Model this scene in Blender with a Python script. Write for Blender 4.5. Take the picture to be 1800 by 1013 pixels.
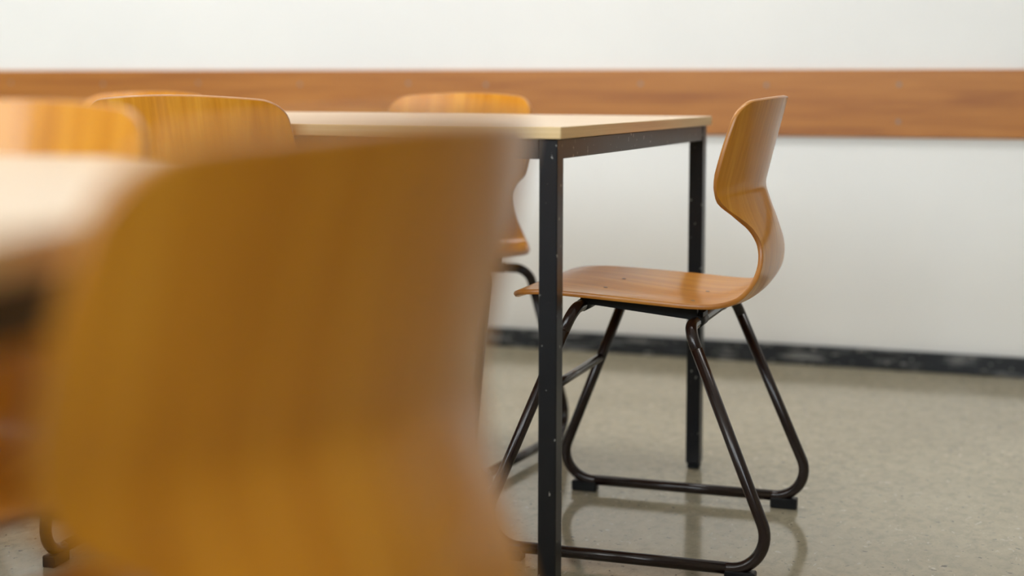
import bpy, bmesh, math, random
from mathutils import Vector, Matrix
R = math.radians
for o in list(bpy.data.objects): bpy.data.objects.remove(o, do_unlink=True)
S = bpy.context.scene
C = S.collection

# ------------------------------------------------------------------ camera
YAW = R(19.4)
CAM_H = 0.800
def W(x, d):
    """metres right of / ahead of the camera -> world xy (the room is axis aligned)"""
    return (x*math.cos(YAW) - d*math.sin(YAW), x*math.sin(YAW) + d*math.cos(YAW))
cam = bpy.data.cameras.new('camera'); co = bpy.data.objects.new('camera', cam); C.objects.link(co)
cam.sensor_fit = 'HORIZONTAL'; cam.sensor_width = 36.0
cam.lens = 2700.0/1800.0*36.0
cam.shift_y = -(506.5 - 370.0)/1800.0
co.location = (0, 0, CAM_H)
co.rotation_euler = (Matrix.Rotation(YAW, 3, 'Z') @ Matrix.Rotation(R(90) - 0.0804, 3, 'X') @ Matrix.Rotation(0.00268, 3, 'Z')).to_euler()
cam.clip_start = 0.02; cam.clip_end = 60
cam.dof.use_dof = True; cam.dof.focus_distance = 2.58; cam.dof.aperture_fstop = 1.8; cam.dof.aperture_blades = 0
S.camera = co

# ------------------------------------------------------------------ light, exposure
wd = bpy.data.worlds.new('overcast_sky'); S.world = wd; wd.use_nodes = True
bgn = wd.node_tree.nodes['Background']
bgn.inputs[0].default_value = (0.86, 0.94, 1.0, 1); bgn.inputs[1].default_value = 5.6
vs = S.view_settings
vs.view_transform = 'Standard'; vs.look = 'None'; vs.gamma = 1.0; vs.use_curve_mapping = False
vs.exposure = 0.98
S.cycles.use_denoising = True
S.cycles.max_bounces = 10; S.cycles.diffuse_bounces = 6; S.cycles.glossy_bounces = 4
S.cycles.transparent_max_bounces = 8
S.cycles.sample_clamp_indirect = 6.0
S.cycles.caustics_reflective = False; S.cycles.caustics_refractive = False

# ------------------------------------------------------------------ helpers
def obj(name, me, parent=None, mats=None):
    if isinstance(me, bmesh.types.BMesh):
        bm = me; me = bpy.data.meshes.new(name); bm.to_mesh(me); bm.free()
    if mats is not None and not me.materials:
        for m in (mats if isinstance(mats, (list, tuple)) else [mats]): me.materials.append(m)
    o = bpy.data.objects.new(name, me); C.objects.link(o)
    if parent is not None: o.parent = parent
    return o
def tag(o, label, cat=None, group=None, kind=None):
    o['label'] = label
    if cat: o['category'] = cat
    if group: o['group'] = group
    if kind: o['kind'] = kind
    return o
def empty(name, loc, rz=0.0):
    o = bpy.data.objects.new(name, None); C.objects.link(o)
    o.location = loc; o.rotation_euler = (0, 0, rz); o.empty_display_size = 0.1
    return o
def box(bm, lo, hi):
    vsx = [bm.verts.new((x, y, z)) for x in (lo[0], hi[0]) for y in (lo[1], hi[1]) for z in (lo[2], hi[2])]
    fs = []
    for q in ((0,1,3,2), (4,6,7,5), (0,4,5,1), (2,3,7,6), (0,2,6,4), (1,5,7,3)):
        fs.append(bm.faces.new([vsx[i] for i in q]))
    return vsx, fs
def bbox(lo, hi, bev=0.0, seg=2):
    bm = bmesh.new(); box(bm, lo, hi)
    if bev > 0:
        bmesh.ops.bevel(bm, geom=bm.edges[:], offset=bev, segments=seg, profile=0.5, affect='EDGES')
        for f in bm.faces: f.smooth = False
    return bm
def cyl(bm, c, ax, r, h, n=14, r2=None):
    ax = Vector(ax).normalized(); t = ax.orthogonal().normalized(); b = ax.cross(t); r2 = r if r2 is None else r2
    c = Vector(c); A = []; B = []
    for i in range(n):
        a = 2*math.pi*i/n; d = t*math.cos(a) + b*math.sin(a)
        A.append(bm.verts.new(c + d*r)); B.append(bm.verts.new(c + ax*h + d*r2))
    for i in range(n):
        f = bm.faces.new((A[i], A[(i+1) % n], B[(i+1) % n], B[i])); f.smooth = True
    bm.faces.new(A[::-1]); bm.faces.new(B)

# ------------------------------------------------------------------ materials
def newmat(name):
    m = bpy.data.materials.new(name); m.use_nodes = True
    nt = m.node_tree; p = nt.nodes['Principled BSDF']
    return m, nt, p
def N(nt, t, **kw):
    n = nt.nodes.new(t)
    for k, v in kw.items():
        if k.startswith('i_'): n.inputs[int(k[2:]) if k[2:].isdigit() else k[2:].replace('_', ' ')].default_value = v
        else: setattr(n, k, v)
    return n
def ramp(nt, stops):
    r = nt.nodes.new('ShaderNodeValToRGB'); e = r.color_ramp.elements
    while len(e) < len(stops): e.new(0.5)
    for k, (p, c) in enumerate(stops): e[k].position = p; e[k].color = (*c, 1)
    return r
def mapping(nt, kind, scale, loc=(0, 0, 0)):
    t = nt.nodes.new('ShaderNodeTexCoord'); m = nt.nodes.new('ShaderNodeMapping')
    m.inputs['Scale'].default_value = scale; m.inputs['Location'].default_value = loc
    nt.links.new(t.outputs[kind], m.inputs[0]); return m
def noise(nt, vec, scale, detail=4, rough=0.55, dist=0.0):
    n = N(nt, 'ShaderNodeTexNoise'); n.inputs['Scale'].default_value = scale
    n.inputs['Detail'].default_value = detail; n.inputs['Roughness'].default_value = rough; n.inputs['Distortion'].default_value = dist
    nt.links.new(vec, n.inputs['Vector']); return n
def mixc(nt, fac, a, b, mode='MIX'):
    m = nt.nodes.new('ShaderNodeMix'); m.data_type = 'RGBA'; m.blend_type = mode
    for s, v in ((m.inputs[0], fac), (m.inputs[6], a), (m.inputs[7], b)):
        if hasattr(v, 'links') or hasattr(v, 'is_linked'): nt.links.new(v, s)
        elif isinstance(v, (int, float)): s.default_value = v
        else: s.default_value = (*v, 1)
    return m.outputs[2]
def bump(nt, p, h, strength, dist):
    b = nt.nodes.new('ShaderNodeBump'); b.inputs['Strength'].default_value = strength; b.inputs['Distance'].default_value = dist
    nt.links.new(h, b.inputs['Height']); nt.links.new(b.outputs[0], p.inputs['Normal'])

def wood(name, dark, mid, light, coord, scale, rough, coat, streak=1.0, objrand=False, spec=0.5):
    """scale: stretch the noise so it is long along the grain"""
    m, nt, p = newmat(name)
    mp = mapping(nt, coord, scale)
    vec = mp.outputs[0]
    if objrand:
        oi = N(nt, 'ShaderNodeObjectInfo'); mul = N(nt, 'ShaderNodeVectorMath', operation='SCALE')
        cmb = N(nt, 'ShaderNodeCombineXYZ'); nt.links.new(oi.outputs['Random'], cmb.inputs[0]); nt.links.new(oi.outputs['Random'], cmb.inputs[2])
        nt.links.new(cmb.outputs[0], mul.inputs[0]); mul.inputs['Scale'].default_value = 37.0
        add = N(nt, 'ShaderNodeVectorMath', operation='ADD'); nt.links.new(vec, add.inputs[0]); nt.links.new(mul.outputs[0], add.inputs[1]); vec = add.outputs[0]
    n1 = noise(nt, vec, 1.0, 3, 0.5, 0.6); n2 = noise(nt, vec, 4.5, 5, 0.6, 0.2)
    ad = N(nt, 'ShaderNodeMath', operation='MULTIPLY_ADD'); nt.links.new(n2.outputs[0], ad.inputs[0]); ad.inputs[1].default_value = 0.45*streak
    nt.links.new(n1.outputs[0], ad.inputs[2])
    r = ramp(nt, [(0.45, dark), (0.72, mid), (1.0, light)]); nt.links.new(ad.outputs[0], r.inputs[0])
    nt.links.new(r.outputs[0], p.inputs['Base Color'])
    p.inputs['Roughness'].default_value = rough
    p.inputs['Coat Weight'].default_value = coat; p.inputs['Coat Roughness'].default_value = 0.17; p.inputs['Specular IOR Level'].default_value = spec
    return m
M = {}
M['ply'] = wood('varnished_beech_ply', (0.46, 0.166, 0.005), (0.57, 0.226, 0.010), (0.68, 0.31, 0.024), 'UV', (46, 2.6, 1), 0.42, 0.6, objrand=True, spec=0.08)
M['ply_edge'] = wood('ply_edge', (0.20, 0.065, 0.008), (0.36, 0.13, 0.014), (0.46, 0.19, 0.025), 'UV', (3, 3, 900), 0.42, 0.25)
M['laminate'] = wood('maple_laminate', (0.66, 0.47, 0.29), (0.72, 0.53, 0.34), (0.77, 0.59, 0.40), 'Object', (2.2, 34, 34), 0.30, 0.0)
M['laminate_edge'] = wood('maple_edge_band', (0.58, 0.40, 0.19), (0.69, 0.50, 0.26), (0.76, 0.58, 0.33), 'Object', (1.2, 1.2, 170), 0.36, 0.0)
M['rail'] = wood('mahogany_rail', (0.29, 0.094, 0.014), (0.40, 0.147, 0.023), (0.48, 0.195, 0.036), 'Object', (1.6, 30, 30), 0.42, 0.1)

def paint(name, col, rough, chip=None, spec=0.5, var=0.12):
    m, nt, p = newmat(name); p.inputs['Specular IOR Level'].default_value = spec
    mp = mapping(nt, 'Object', (1, 1, 1)); n = noise(nt, mp.outputs[0], 25, 3)
    r = ramp(nt, [(0.3, tuple(c*(1-var) for c in col)), (0.75, tuple(c*(1+var) for c in col))]); nt.links.new(n.outputs[0], r.inputs[0])
    out = r.outputs[0]
    if chip:
        mp2 = mapping(nt, 'Object', (1, 1, 0.6)); v = noise(nt, mp2.outputs[0], 140, 2, 0.4)
        r2 = ramp(nt, [(chip, (0, 0, 0)), (chip + 0.012, (1, 1, 1))]); nt.links.new(v.outputs[0], r2.inputs[0])
        out = mixc(nt, r2.outputs[0], out, (0.30, 0.30, 0.29))
    nt.links.new(out, p.inputs['Base Color']); p.inputs['Roughness'].default_value = rough
    return m
M['steel'] = paint('black_table_steel', (0.008, 0.009, 0.012), 0.30, 0.725, spec=0.32)
M['tube'] = paint('brown_black_tube', (0.013, 0.006, 0.005), 0.22, spec=0.45)
M['rubber'] = paint('black_rubber', (0.005, 0.006, 0.007), 0.45, spec=0.25)
M['screw'] = paint('zinc_screw', (0.24, 0.24, 0.23), 0.5); M['screw'].node_tree.nodes['Principled BSDF'].inputs['Metallic'].default_value = 0.6
M['rivet'] = paint('dark_rivet', (0.10, 0.085, 0.07), 0.4)

m, nt, p = newmat('white_wall_paint'); M['wall'] = m
mp = mapping(nt, 'Object', (1, 1, 1)); n1 = noise(nt, mp.outputs[0], 1.3, 4); n2 = noise(nt, mp.outputs[0], 140, 3)
r = ramp(nt, [(0.3, (0.78, 0.785, 0.785)), (0.7, (0.83, 0.83, 0.82))]); nt.links.new(n1.outputs[0], r.inputs[0])
nt.links.new(r.outputs[0], p.inputs['Base Color']); p.inputs['Roughness'].default_value = 0.6
bump(nt, p, n2.outputs[0], 0.25, 0.002)

m, nt, p = newmat('mottled_linoleum'); M['floor'] = m
mp = mapping(nt, 'Object', (1, 1, 1)); mpl = mapping(nt, 'Object', (1.25, 0.8, 1)); mpl.inputs['Rotation'].default_value = (0, 0, 0.4)
n1 = noise(nt, mp.outputs[0], 2.2, 4); n2 = noise(nt, mpl.outputs[0], 34, 6, 0.72, 0.5); n3 = noise(nt, mp.outputs[0], 75, 3, 0.5, 0.4); n4 = noise(nt, mpl.outputs[0], 48, 2, 0.5, 1.0)
r1 = ramp(nt, [(0.3, (0.315, 0.278, 0.195)), (0.7, (0.372, 0.332, 0.240))]); nt.links.new(n1.outputs[0], r1.inputs[0])
r2 = ramp(nt, [(0.33, (0.80, 0.80, 0.80)), (0.50, (1, 1, 1)), (0.68, (1.12, 1.12, 1.11))]); nt.links.new(n2.outputs[0], r2.inputs[0])
c1 = mixc(nt, 1.0, r1.outputs[0], r2.outputs[0], 'MULTIPLY')
r3 = ramp(nt, [(0.655, (0, 0, 0)), (0.70, (1, 1, 1))]); nt.links.new(n3.outputs[0], r3.inputs[0])
c2 = mixc(nt, r3.outputs[0], c1, (0.115, 0.10, 0.075))
r4 = ramp(nt, [(0.66, (0, 0, 0)), (0.72, (1, 1, 1))]); nt.links.new(n4.outputs[0], r4.inputs[0])
c3 = mixc(nt, r4.outputs[0], c2, (0.46, 0.42, 0.33))
nt.links.new(c3, p.inputs['Base Color'])
rr = ramp(nt, [(0.3, (0.09, 0.09, 0.09)), (0.7, (0.15, 0.15, 0.15))]); nt.links.new(n2.outputs[0], rr.inputs[0]); nt.links.new(rr.outputs[0], p.inputs['Roughness'])
bump(nt, p, n1.outputs[0], 0.03, 0.004)

m, nt, p = newmat('scuffed_black_skirting'); M['skirt'] = m
mp = mapping(nt, 'Object', (7, 7, 60)); n1 = noise(nt, mp.outputs[0], 1.0, 4, 0.6); mp2 = mapping(nt, 'Object', (40, 40, 70)); n2 = noise(nt, mp2.outputs[0], 1.0, 2)
r1 = ramp(nt, [(0.54, (0.006, 0.009, 0.014)), (0.66, (0.19, 0.195, 0.20))]); nt.links.new(n1.outputs[0], r1.inputs[0])
r2 = ramp(nt, [(0.64, (0, 0, 0)), (0.69, (1, 1, 1))]); nt.links.new(n2.outputs[0], r2.inputs[0])
nt.links.new(mixc(nt, r2.outputs[0], r1.outputs[0], (0.22, 0.22, 0.21)), p.inputs['Base Color']); p.inputs['Roughness'].default_value = 0.4

m, nt, p = newmat('ceiling_white'); M['ceil'] = m
mp = mapping(nt, 'Object', (1, 1, 1)); n1 = noise(nt, mp.outputs[0], 3)
r = ramp(nt, [(0.3, (0.82, 0.82, 0.81)), (0.7, (0.86, 0.86, 0.85))]); nt.links.new(n1.outputs[0], r.inputs[0]); nt.links.new(r.outputs[0], p.inputs['Base Color']); p.inputs['Roughness'].default_value = 0.8
M['wall_dim'] = paint('grey_green_wall_paint', (0.42, 0.42, 0.38), 0.7)
M['cream'] = paint('cream_wall_paint', (0.66, 0.59, 0.47), 0.7)
M['winframe'] = paint('white_window_frame', (0.75, 0.75, 0.74), 0.4)
m = bpy.data.materials.new('window_glass'); m.use_nodes = True; M['glass'] = m; nt = m.node_tree
for n in list(nt.nodes): nt.nodes.remove(n)
out = N(nt, 'ShaderNodeOutputMaterial'); tr = N(nt, 'ShaderNodeBsdfTransparent'); gl = N(nt, 'ShaderNodeBsdfGlossy'); gl.inputs['Roughness'].default_value = 0.02
mx = N(nt, 'ShaderNodeMixShader'); mx.inputs[0].default_value = 0.07
nt.links.new(tr.outputs[0], mx.inputs[1]); nt.links.new(gl.outputs[0], mx.inputs[2]); nt.links.new(mx.outputs[0], out.inputs[0])

# ------------------------------------------------------------------ room
X0, X1, Y0, Y1, ZC = -5.2, 4.0, -2.3, 4.436, 3.3
def struct(name, bm, mat, label):
    return tag(obj(name, bm, None, mat), label, kind='structure')
struct('floor', bbox((X0-.2, Y0-.2, -.1), (X1+.2, Y1+.2, 0)), M['floor'], 'beige grey mottled linoleum floor with a dull shine')
struct('ceiling', bbox((X0-.2, Y0-.2, ZC), (X1+.2, Y1+.2, ZC+.1)), M['ceil'], 'plain white ceiling of the room')
struct('wall_back', bbox((X0-.2, Y1, 0), (X1+.2, Y1+.2, ZC)), M['wall'], 'white painted wall behind the tables with wooden rail')
struct('wall_right', bbox((X1, Y0-.2, 0), (X1+.2, Y1, ZC)), M['cream'], 'cream painted wall on the right side of the room')
def window_wall(name, horizontal, openings, label):
    """a wall with rectangular openings; returns nothing"""
    bm = bmesh.new(); z0, z1 = 1.6, 3.1
    lo, hi = (X0-.2, X1+.2) if horizontal else (Y0, Y1)
    def seg(a, b, za, zb):
        if horizontal: box(bm, (a, Y0-.2, za), (b, Y0, zb))
        else: box(bm, (X0-.2, a, za), (X0, b, zb))
    seg(lo, hi, 0, z0); seg(lo, hi, z1, ZC)
    cur = lo
    for a, b in openings: seg(cur, a, z0, z1); cur = b
    seg(cur, hi, z0, z1)
    struct(name, bm, M['wall_dim'], label)
WIN_F = [(-4.9, -3.2), (-3.0, -1.3), (-1.1, 0.6)]
WIN_L = []
window_wall('wall_front', True, WIN_F, 'grey window wall behind the viewer')
window_wall('wall_left', False, WIN_L, 'grey painted wall on the left side of the room')
k = 0
for horiz, ops in ((True, WIN_F), (False, WIN_L)):
    for a, b in ops:
        k += 1; z0, z1 = 1.6, 3.1
        def P(u, d, z): return (u, Y0-.12+d, z) if horiz else (X0-.12+d, u, z)
        bm = bmesh.new(); t = .05; mid = (a+b)/2
        for lo, hi in (((a, -.03, z0), (b, .03, z0+t)), ((a, -.03, z1-t), (b, .03, z1)), ((a, -.03, z0+t), (a+t, .03, z1-t)), ((b-t, -.03, z0+t), (b, .03, z1-t)), ((mid-.03, -.03, z0+t), (mid+.03, .03, z1-t))):
            box(bm, P(*lo), P(*hi))
        w = struct('window_%d' % k, bm, M['winframe'], 'white framed daylight window out of view')
        bm = bmesh.new(); box(bm, P(a+t, -.004, z0+t), P(mid-.03, .004, z1-t)); obj('pane', bm, w, M['glass'])
        bm = bmesh.new(); box(bm, P(mid+.03, -.004, z0+t), P(b-t, .004, z1-t)); obj('pane', bm, w, M['glass'])
        L = bpy.data.lights.new('window_portal', 'AREA'); L.shape = 'RECTANGLE'; L.size = b-a; L.size_y = z1-z0; L.cycles.is_portal = True
        lo_ = bpy.data.objects.new('window_portal', L); C.objects.link(lo_)
        lo_.location = P(mid, .10, (z0+z1)/2)
        lo_.rotation_euler = (R(90), 0, 0) if horiz else (R(90), 0, R(-90))
# ceiling lamp panels, out of view
LAMP = 8.0
m, nt, p = newmat('lamp_diffuser'); M['lamp'] = m
p.inputs['Base Color'].default_value = (.9, .9, .88, 1); p.inputs['Emission Color'].default_value = (1.0, .985, .96, 1); p.inputs['Emission Strength'].default_value = LAMP
for row, ly in (('window side', -1.75), ('rail side', 3.0)):
    for place, lx in (('left', -4.1), ('middle', -2.4), ('right', -.7)):
        e = empty('ceiling_lamp', (lx, ly, ZC)); tag(e, 'long white ceiling lamp panel, %s of the %s row' % (place, row), 'lamp', 'ceiling lamp panels')
        bm = bmesh.new(); box(bm, (-.76, -.21, -.05), (.76, -.19, 0)); box(bm, (-.76, .19, -.05), (.76, .21, 0)); box(bm, (-.76, -.19, -.05), (-.74, .19, 0)); box(bm, (.74, -.19, -.05), (.76, .19, 0))
        obj('lamp_housing', bm, e, M['winframe']); obj('lamp_diffuser', bbox((-.74, -.19, -.045), (.74, .19, -.035)), e, M['lamp'])
# skirting and the wooden rail on the back wall
bm = bbox((X0, Y1-.016, 0), (X1, Y1, .0575), .003, 1)
struct('baseboard_back', bm, M['skirt'], 'scuffed black skirting board along the foot of the white wall')
rail = struct('trim_1', bbox((X0, Y1-.016, .6610), (X1, Y1, .8510), .002, 1), M['rail'], 'long orange brown wooden bumper rail across the white wall')
bm = bmesh.new(); cyl(bm, (0, 0, 0), (0, -1, 0), .0055, .0014, 14, .0045); screw_me = bpy.data.meshes.new('screw'); bm.to_mesh(screw_me); bm.free(); screw_me.materials.append(M['screw'])
for sx in (-4.12, -3.75, -3.382, -3.012, -2.647, -2.276, -1.900, -1.642, -1.155, -.782, -.411, -.04, .33, .70):
    for sz in (.808, .704):
        o = obj('screw', screw_me, rail); o.location = (sx, Y1-.0161, sz + .002*math.sin(sx*9))

# ------------------------------------------------------------------ chairs
TH = 0.0085
# centre line of the moulded shell, front lip -> top of the back: y forward, z, half width, edge curl towards the sitter
PROFILE = [
 ( .226, .4310, .168, .000), ( .218, .4410, .174, .000), ( .196, .4490, .181, .000), ( .150, .4505, .187, .002), ( .090, .4450, .191, .006),
 ( .020, .4365, .194, .011), (-.050, .4285, .195, .015), (-.105, .4255, .192, .015), (-.145, .4300, .184, .012),
 (-.178, .4450, .168, .008), (-.199, .4720, .144, .006), (-.2085, .5040, .123, .006), (-.2095, .5380, .114, .010),
 (-.2030, .5700, .120, .019), (-.1925, .6000, .143, .033), (-.1850, .6200, .168, .042), (-.1825, .6290, .177, .045), (-.1825, .6380, .182, .046), (-.1850, .6500, .1845, .046),
 (-.1945, .6900, .183, .045), (-.2045, .7300, .178, .043), (-.2135, .7630, .171, .041), (-.2192, .7842, .167, .040)]
def catmull(P, n):
    out = []
    Q = [tuple(2*a-b for a, b in zip(P[0], P[1]))] + P + [tuple(2*a-b for a, b in zip(P[-1], P[-2]))]
    for i in range(1, len(Q)-2):
        for k in range(n):
            t = k/n; p0, p1, p2, p3 = Q[i-1], Q[i], Q[i+1], Q[i+2]
            out.append(tuple(.5*((2*b) + (-a+c)*t + (2*a-5*b+4*c-d)*t*t + (-a+3*b-3*c+d)*t**3) for a, b, c, d in zip(p0, p1, p2, p3)))
    out.append(P[-1]); return out
CURVE = catmull(PROFILE, 10)
ARC = [0.0]
for a, b in zip(CURVE, CURVE[1:]): ARC.append(ARC[-1] + math.hypot(b[0]-a[0], b[1]-a[1]))
LEN = ARC[-1]
import bisect
def at_arc(s):
    s = min(max(s, 0), LEN); i = min(max(bisect.bisect_right(ARC, s)-1, 0), len(ARC)-2)
    t = (s-ARC[i])/max(ARC[i+1]-ARC[i], 1e-9); a, b = CURVE[i], CURVE[i+1]
    i0, i1 = max(i-2, 0), min(i+3, len(CURVE)-1)
    ty, tz = CURVE[i1][0]-CURVE[i0][0], CURVE[i1][1]-CURVE[i0][1]; l = math.hypot(ty, tz)
    return [a[k]+(b[k]-a[k])*t for k in range(4)], (tz/l, -ty/l)       # the normal looks up on the seat, forward on the back
def shell_mesh():
    NU, NS = 34, 120
    us = [math.sin(math.pi/2*(-1 + 2*i/NU)) for i in range(NU+1)]
    def corner(au, frac, r):
        q = max(0, (au-(1-frac))/frac); return r*(1-math.sqrt(max(0, 1-q*q)))
    G = []; UV = []
    for u in us:
        au = abs(u); s0 = .010*au**2 + corner(au, .30, .050); s1 = LEN - .021*au**2 - corner(au, .18, .028)
        col = []; cuv = []
        for j in range(NS+1):
            s = s0 + (s1-s0)*j/NS
            (y, z, w, c), (ny, nz) = at_arc(s)
            d = c*au**2.0
            col.append(Vector((u*w, y+ny*d, z+nz*d))); cuv.append((u*w, s))
        G.append(col); UV.append(cuv)
    NRM = [[None]*(NS+1) for _ in us]
    for i in range(NU+1):
        for j in range(NS+1):
            a = G[min(i+1, NU)][j]-G[max(i-1, 0)][j]; b = G[i][min(j+1, NS)]-G[i][max(j-1, 0)]
            n = b.cross(a)
            NRM[i][j] = n.normalized() if n.length > 1e-12 else Vector((0, 0, 1))
    bm = bmesh.new(); uvl = bm.loops.layers.uv.new('UVMap')
    top = [[bm.verts.new(G[i][j] - NRM[i][j]*TH/2) for j in range(NS+1)] for i in range(NU+1)]
    bot = [[bm.verts.new(G[i][j] + NRM[i][j]*TH/2) for j in range(NS+1)] for i in range(NU+1)]
    def face(vs_, uvs, mat, sm=True):
        f = bm.faces.new(vs_); f.material_index = mat; f.smooth = sm
        for l, q in zip(f.loops, uvs): l[uvl].uv = q
    for i in range(NU):
        for j in range(NS):
            q = [(i, j), (i+1, j), (i+1, j+1), (i, j+1)]
            face([top[a][b] for a, b in q], [UV[a][b] for a, b in q], 0)
            q = q[::-1]
            face([bot[a][b] for a, b in q], [(UV[a][b][0]+.7, UV[a][b][1]) for a, b in q], 0)
    ring = [(i, 0) for i in range(NU)] + [(NU, j) for j in range(NS)] + [(i, NS) for i in range(NU, 0, -1)] + [(0, j) for j in range(NS, 0, -1)]
    n = len(ring); cen = []
    for k in range(n):
        i, j = ring[k]; a = ring[k-1]; b = ring[(k+1) % n]
        tan = G[b[0]][b[1]]-G[a[0]][a[1]]; o = NRM[i][j].cross(tan).normalized()
        inside = G[NU//2][min(max(j, 12), NS-12)]
        if o.dot(G[i][j]-inside) < 0: o = -o
        cen.append(o)
    mid1 = [bm.verts.new(G[i][j] - NRM[i][j]*TH*.30 + cen[k]*.0016) for k, (i, j) in enumerate(ring)]
    mid2 = [bm.verts.new(G[i][j] + NRM[i][j]*TH*.30 + cen[k]*.0016) for k, (i, j) in enumerate(ring)]
    loops = [[top[i][j] for i, j in ring], mid1, mid2, [bot[i][j] for i, j in ring]]
    hs = [0.0, .25, .75, 1.0]
    for q in range(3):
        for k in range(n):
            k2 = (k+1) % n
            face([loops[q][k], loops[q+1][k], loops[q+1][k2], loops[q][k2]], [(k*.01, hs[q]*TH), (k*.01, hs[q+1]*TH), (k*.01+.01, hs[q+1]*TH), (k*.01+.01, hs[q]*TH)], 1)
    bmesh.ops.recalc_face_normals(bm, faces=bm.faces[:])
    for l in (0, 3):
        for k in range(n):
            e = bm.edges.get((loops[l][k], loops[l][(k+1) % n]))
            if e: e.smooth = False
    me = bpy.data.meshes.new('seat_shell'); bm.to_mesh(me); bm.free()
    me.materials.append(M['ply']); me.materials.append(M['ply_edge'])
    return me
TUBE = 0.0100
FT, RT_ = (.200, .098, .427), (.203, -.100, .407)         # bends under the seat, front and rear
FB, RB = (.236, .262, .022), (.236, -.262, .022)          # bends at the floor
def fillet(poly, radii, n=14):
    """closed polygon -> list of (point, corner index or -1)"""
    out = []; m_ = len(poly)
    for i in range(m_):
        p = Vector(poly[i]); a = (Vector(poly[i-1])-p); b = (Vector(poly[(i+1) % m_])-p)
        la, lb = a.length, b.length; a.normalize(); b.normalize()
        half = a.angle(b)/2; r = radii[i]; d = min(r/math.tan(half), la*.45, lb*.45); r = d*math.tan(half)
        c = p + (a+b).normalized()*(r/math.sin(half)); s = p+a*d; e = p+b*d
        v0, v1 = s-c, e-c; ang = v0.angle(v1); ax = v0.cross(v1).normalized()
        out.append((s+a*.006, i)); out.append((s+a*.003, i))
        for k in range(n+1): out.append((c + Matrix.Rotation(ang*k/n, 3, ax) @ v0, i))
        out.append((e+b*.003, i)); out.append((e+b*.006, i))
    return out
def tube_rings(pts, r, nseg=16):
    n = len(pts); T = [(pts[(i+1) % n]-pts[i-1]).normalized() for i in range(n)]
    u = T[0].orthogonal().normalized(); rings = []
    for i in range(n):
        u = (u - T[i]*u.dot(T[i])).normalized(); v = T[i].cross(u)
        rings.append([pts[i] + (u*math.cos(2*math.pi*k/nseg) + v*math.sin(2*math.pi*k/nseg))*r for k in range(nseg)])
    return rings
def tube_mesh(name, rings, mat):
    bm = bmesh.new(); vv = [[bm.verts.new(p) for p in rg] for rg in rings]; n = len(vv[0])
    for a, b in zip(vv, vv[1:]):
        for k in range(n):
            f = bm.faces.new((a[k], a[(k+1) % n], b[(k+1) % n], b[k])); f.smooth = True
    bm.faces.new(vv[0][::-1]); bm.faces.new(vv[-1])
    bmesh.ops.recalc_face_normals(bm, faces=bm.faces[:])
    me = bpy.data.meshes.new(name); bm.to_mesh(me); bm.free(); me.materials.append(mat); return me
def mirror(p): return (-p[0], p[1], p[2])
poly = [RT_, RB, FB, FT, mirror(FT), mirror(FB), mirror(RB), mirror(RT_)]
fil = fillet(poly, [.034, .055, .055, .034, .034, .055, .055, .034])
pts = [p_ for p_, _ in fil]; idx = [i for _, i in fil]
rings = tube_rings(pts, TUBE)
def span(i): return [k for k, q in enumerate(idx) if q == i]
def part_rings(seq): return [rings[k % len(rings)] for k in seq]
CH = []                                   # (name, mesh) of every chair part
CH.append(('seat_shell', shell_mesh()))
for a, b in ((0, 1), (2, 3), (4, 5), (6, 7)):          # four legs: a floor bend and the straight run to the seat bend
    if a in (0, 4): seq = [span(a)[-1]] + span(b)       # going down
    else: seq = span(a) + [span(b)[0]]                  # going up
    CH.append(('leg', tube_mesh('leg', part_rings(seq), M['tube'])))
CH.append(('runner', tube_mesh('runner', part_rings([span(1)[-1], span(2)[0]]), M['tube'])))
CH.append(('runner', tube_mesh('runner', part_rings([span(5)[-1], span(6)[0]]), M['tube'])))
CH.append(('seat_rail', tube_mesh('seat_rail', part_rings(span(3) + span(4)), M['tube'])))
CH.append(('seat_rail', tube_mesh('seat_rail', part_rings(span(7) + span(0)), M['tube'])))
zs = .274; tq = (FT[2]-zs)/(FT[2]-FB[2]); sx_, sy_ = FT[0]+(FB[0]-FT[0])*tq, FT[1]+(FB[1]-FT[1])*tq
bm = bmesh.new(); cyl(bm, (-sx_, sy_, zs), (1, 0, 0), .0085, 2*sx_, 12); me = bpy.data.meshes.new('stretcher'); bm.to_mesh(me); bm.free(); me.materials.append(M['tube']); CH.append(('stretcher', me))
for sx in (-1, 1):
    for lo, hi in ((.172, .222), (-.222, -.172)):
        bm = bbox((sx*.236-.0115, lo, 0), (sx*.236+.0115, hi, .020), .002, 1); me = bpy.data.meshes.new('foot_pad'); bm.to_mesh(me); bm.free(); me.materials.append(M['rubber']); CH.append(('foot_pad', me))
for sx in (-1, 1):
    for yy, zz, zt in ((FT[1], FT[2], .4415), (RT_[1], RT_[2], .4215)):
        bm = bmesh.new(); cyl(bm, (sx*.115-.028, yy, zz), (1, 0, 0), TUBE+.0012, .056, 14)
        box(bm, (sx*.105-.020, yy-.0085, zz+.004), (sx*.105+.020, yy+.0085, zt))
        me = bpy.data.meshes.new('seat_clamp'); bm.to_mesh(me); bm.free(); me.materials.append(M['rubber']); CH.append(('seat_clamp', me))
        (s_lo, s_hi) = (0, LEN*.5)
        for _ in range(40):
            sm = (s_lo+s_hi)/2
            if at_arc(sm)[0][0] > (.078 if yy > 0 else -.078): s_lo = sm
            else: s_hi = sm
        (cy_, cz_, _w, _c), nn = at_arc(s_lo)
        bm = bmesh.new(); cyl(bm, (sx*.065, cy_+nn[0]*TH/2, cz_+nn[1]*(TH/2) + _c*(.065/_w)**2 - .0006), (0, nn[0], nn[1]), .0042, .0012, 12, .0034)
        me = bpy.data.meshes.new('rivet'); bm.to_mesh(me); bm.free(); me.materials.append(M['rivet']); CH.append(('rivet', me))
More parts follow.
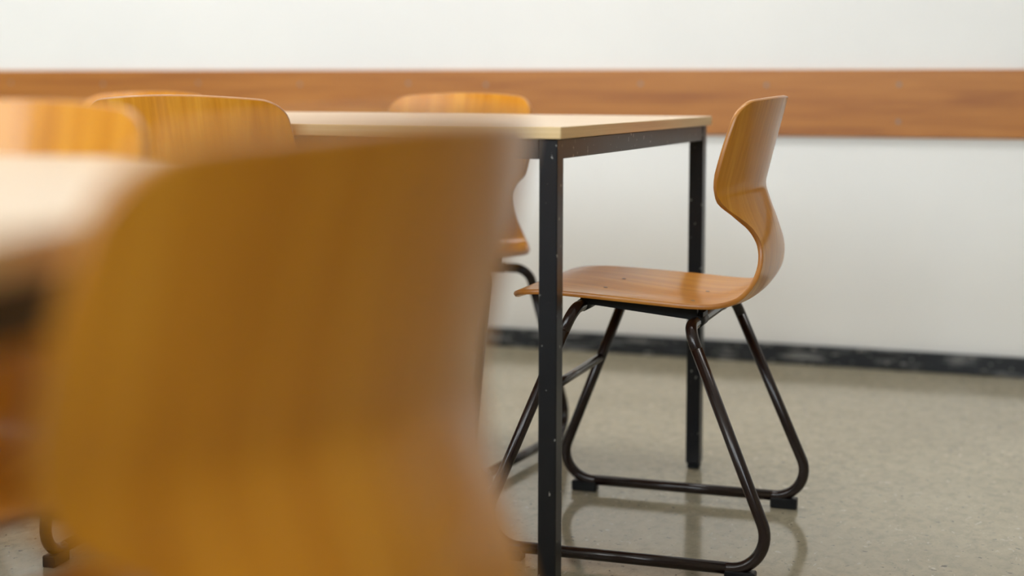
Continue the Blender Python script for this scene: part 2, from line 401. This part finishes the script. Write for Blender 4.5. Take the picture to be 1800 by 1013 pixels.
for sx in (-1, 1):                        # flat struts under the seat, front rail to rear rail
    bm = bmesh.new(); vv = [bm.verts.new((sx*.128+dx, y_, z_)) for dx in (-.008, .008) for y_, z_ in ((FT[1], FT[2]+.002), (FT[1], .4435), (RT_[1], RT_[2]+.002), (RT_[1], .4295))]
    for q in ((0, 1, 3, 2), (4, 6, 7, 5), (0, 4, 5, 1), (2, 3, 7, 6), (0, 2, 6, 4), (1, 5, 7, 3)): bm.faces.new([vv[k] for k in q])
    bmesh.ops.recalc_face_normals(bm, faces=bm.faces[:])
    me = bpy.data.meshes.new('seat_strut'); bm.to_mesh(me); bm.free(); me.materials.append(M['rubber']); CH.append(('seat_strut', me))
GROUP = 'moulded plywood chairs on tube frames'
def chair(x, d, ang, label):
    """centre x right / d ahead of the camera, facing ang degrees (0 right, 90 away, 180 left)"""
    e = empty('school_chair', (*W(x, d), 0), R(ang) + YAW - math.pi/2)
    tag(e, label, 'chair', GROUP)
    for nme, me in CH: obj(nme, me, e)
    return e
chair(.259, 2.717, 161.55, 'sharp plywood chair seen from the side, tucked under the right end of the pale table')
chair(-.226, .833, 151.5, 'large blurred plywood chair nearest the viewer, its back filling the left foreground')
chair(-.484, 2.650, 75.0, 'plywood chair with its back to the viewer at the front edge of the far table')
chair(-.190, 3.300, 245.0, 'plywood chair behind the far table, its lit back rising above the middle of the tabletop')
chair(-.960, 3.590, 248.0, 'plywood chair at the wall side, only a sliver showing above another chair back')
chair(-.566, 1.337, 250.0, 'plywood chair facing the viewer across the blurred near table at the left edge')

# ------------------------------------------------------------------ tables
TOP, TTH, LEG, INS, APR = .740, .0193, .0296, .0085, .0305
def table(corner, ang, length, width, label):
    """corner: front right corner; ang: degrees by which the long side runs away to the left"""
    e = empty('school_table', (*W(*corner), 0), YAW - R(ang))       # local -x runs along the long side, +y across
    tag(e, label, 'table', 'pale school tables on black steel legs')
    t = obj('tabletop', bbox((-length, 0, TOP-TTH+.0008), (0, width, TOP), .0012, 1), e, [M['laminate'], M['laminate_edge']])
    for f in t.data.polygons: f.material_index = 1 if abs(f.normal.z) < .9 else 0
    zl = TOP-TTH
    xs = (-INS-LEG, -length+INS); ys = (INS, width-INS-LEG)
    for x in xs:
        for y in ys:
            lg = obj('leg', bbox((x, y, .012), (x+LEG, y+LEG, zl), .0018, 2), e, M['steel'])
            obj('leg_cap', bbox((x+.0025, y+.0025, 0), (x+LEG-.0025, y+LEG-.0025, .0125), .0022, 1), lg, M['rubber'])
    for y in ys: obj('apron', bbox((xs[1]+LEG, y+.0015, zl-APR), (xs[0], y+LEG-.0015, zl), .0012, 1), e, M['steel'])
    for x in xs: obj('apron', bbox((x+.0015, ys[0]+LEG, zl-APR), (x+LEG-.0015, ys[1], zl), .0012, 1), e, M['steel'])
    return e
table((.0732, 2.3077), 21.0, 2.0, .954, 'sharp pale wood table with black steel legs in front of the white wall')
table((-.268, .310), 12.0, 2.0, .954, 'blurred pale wood table in the left foreground beside the large blurred chair')
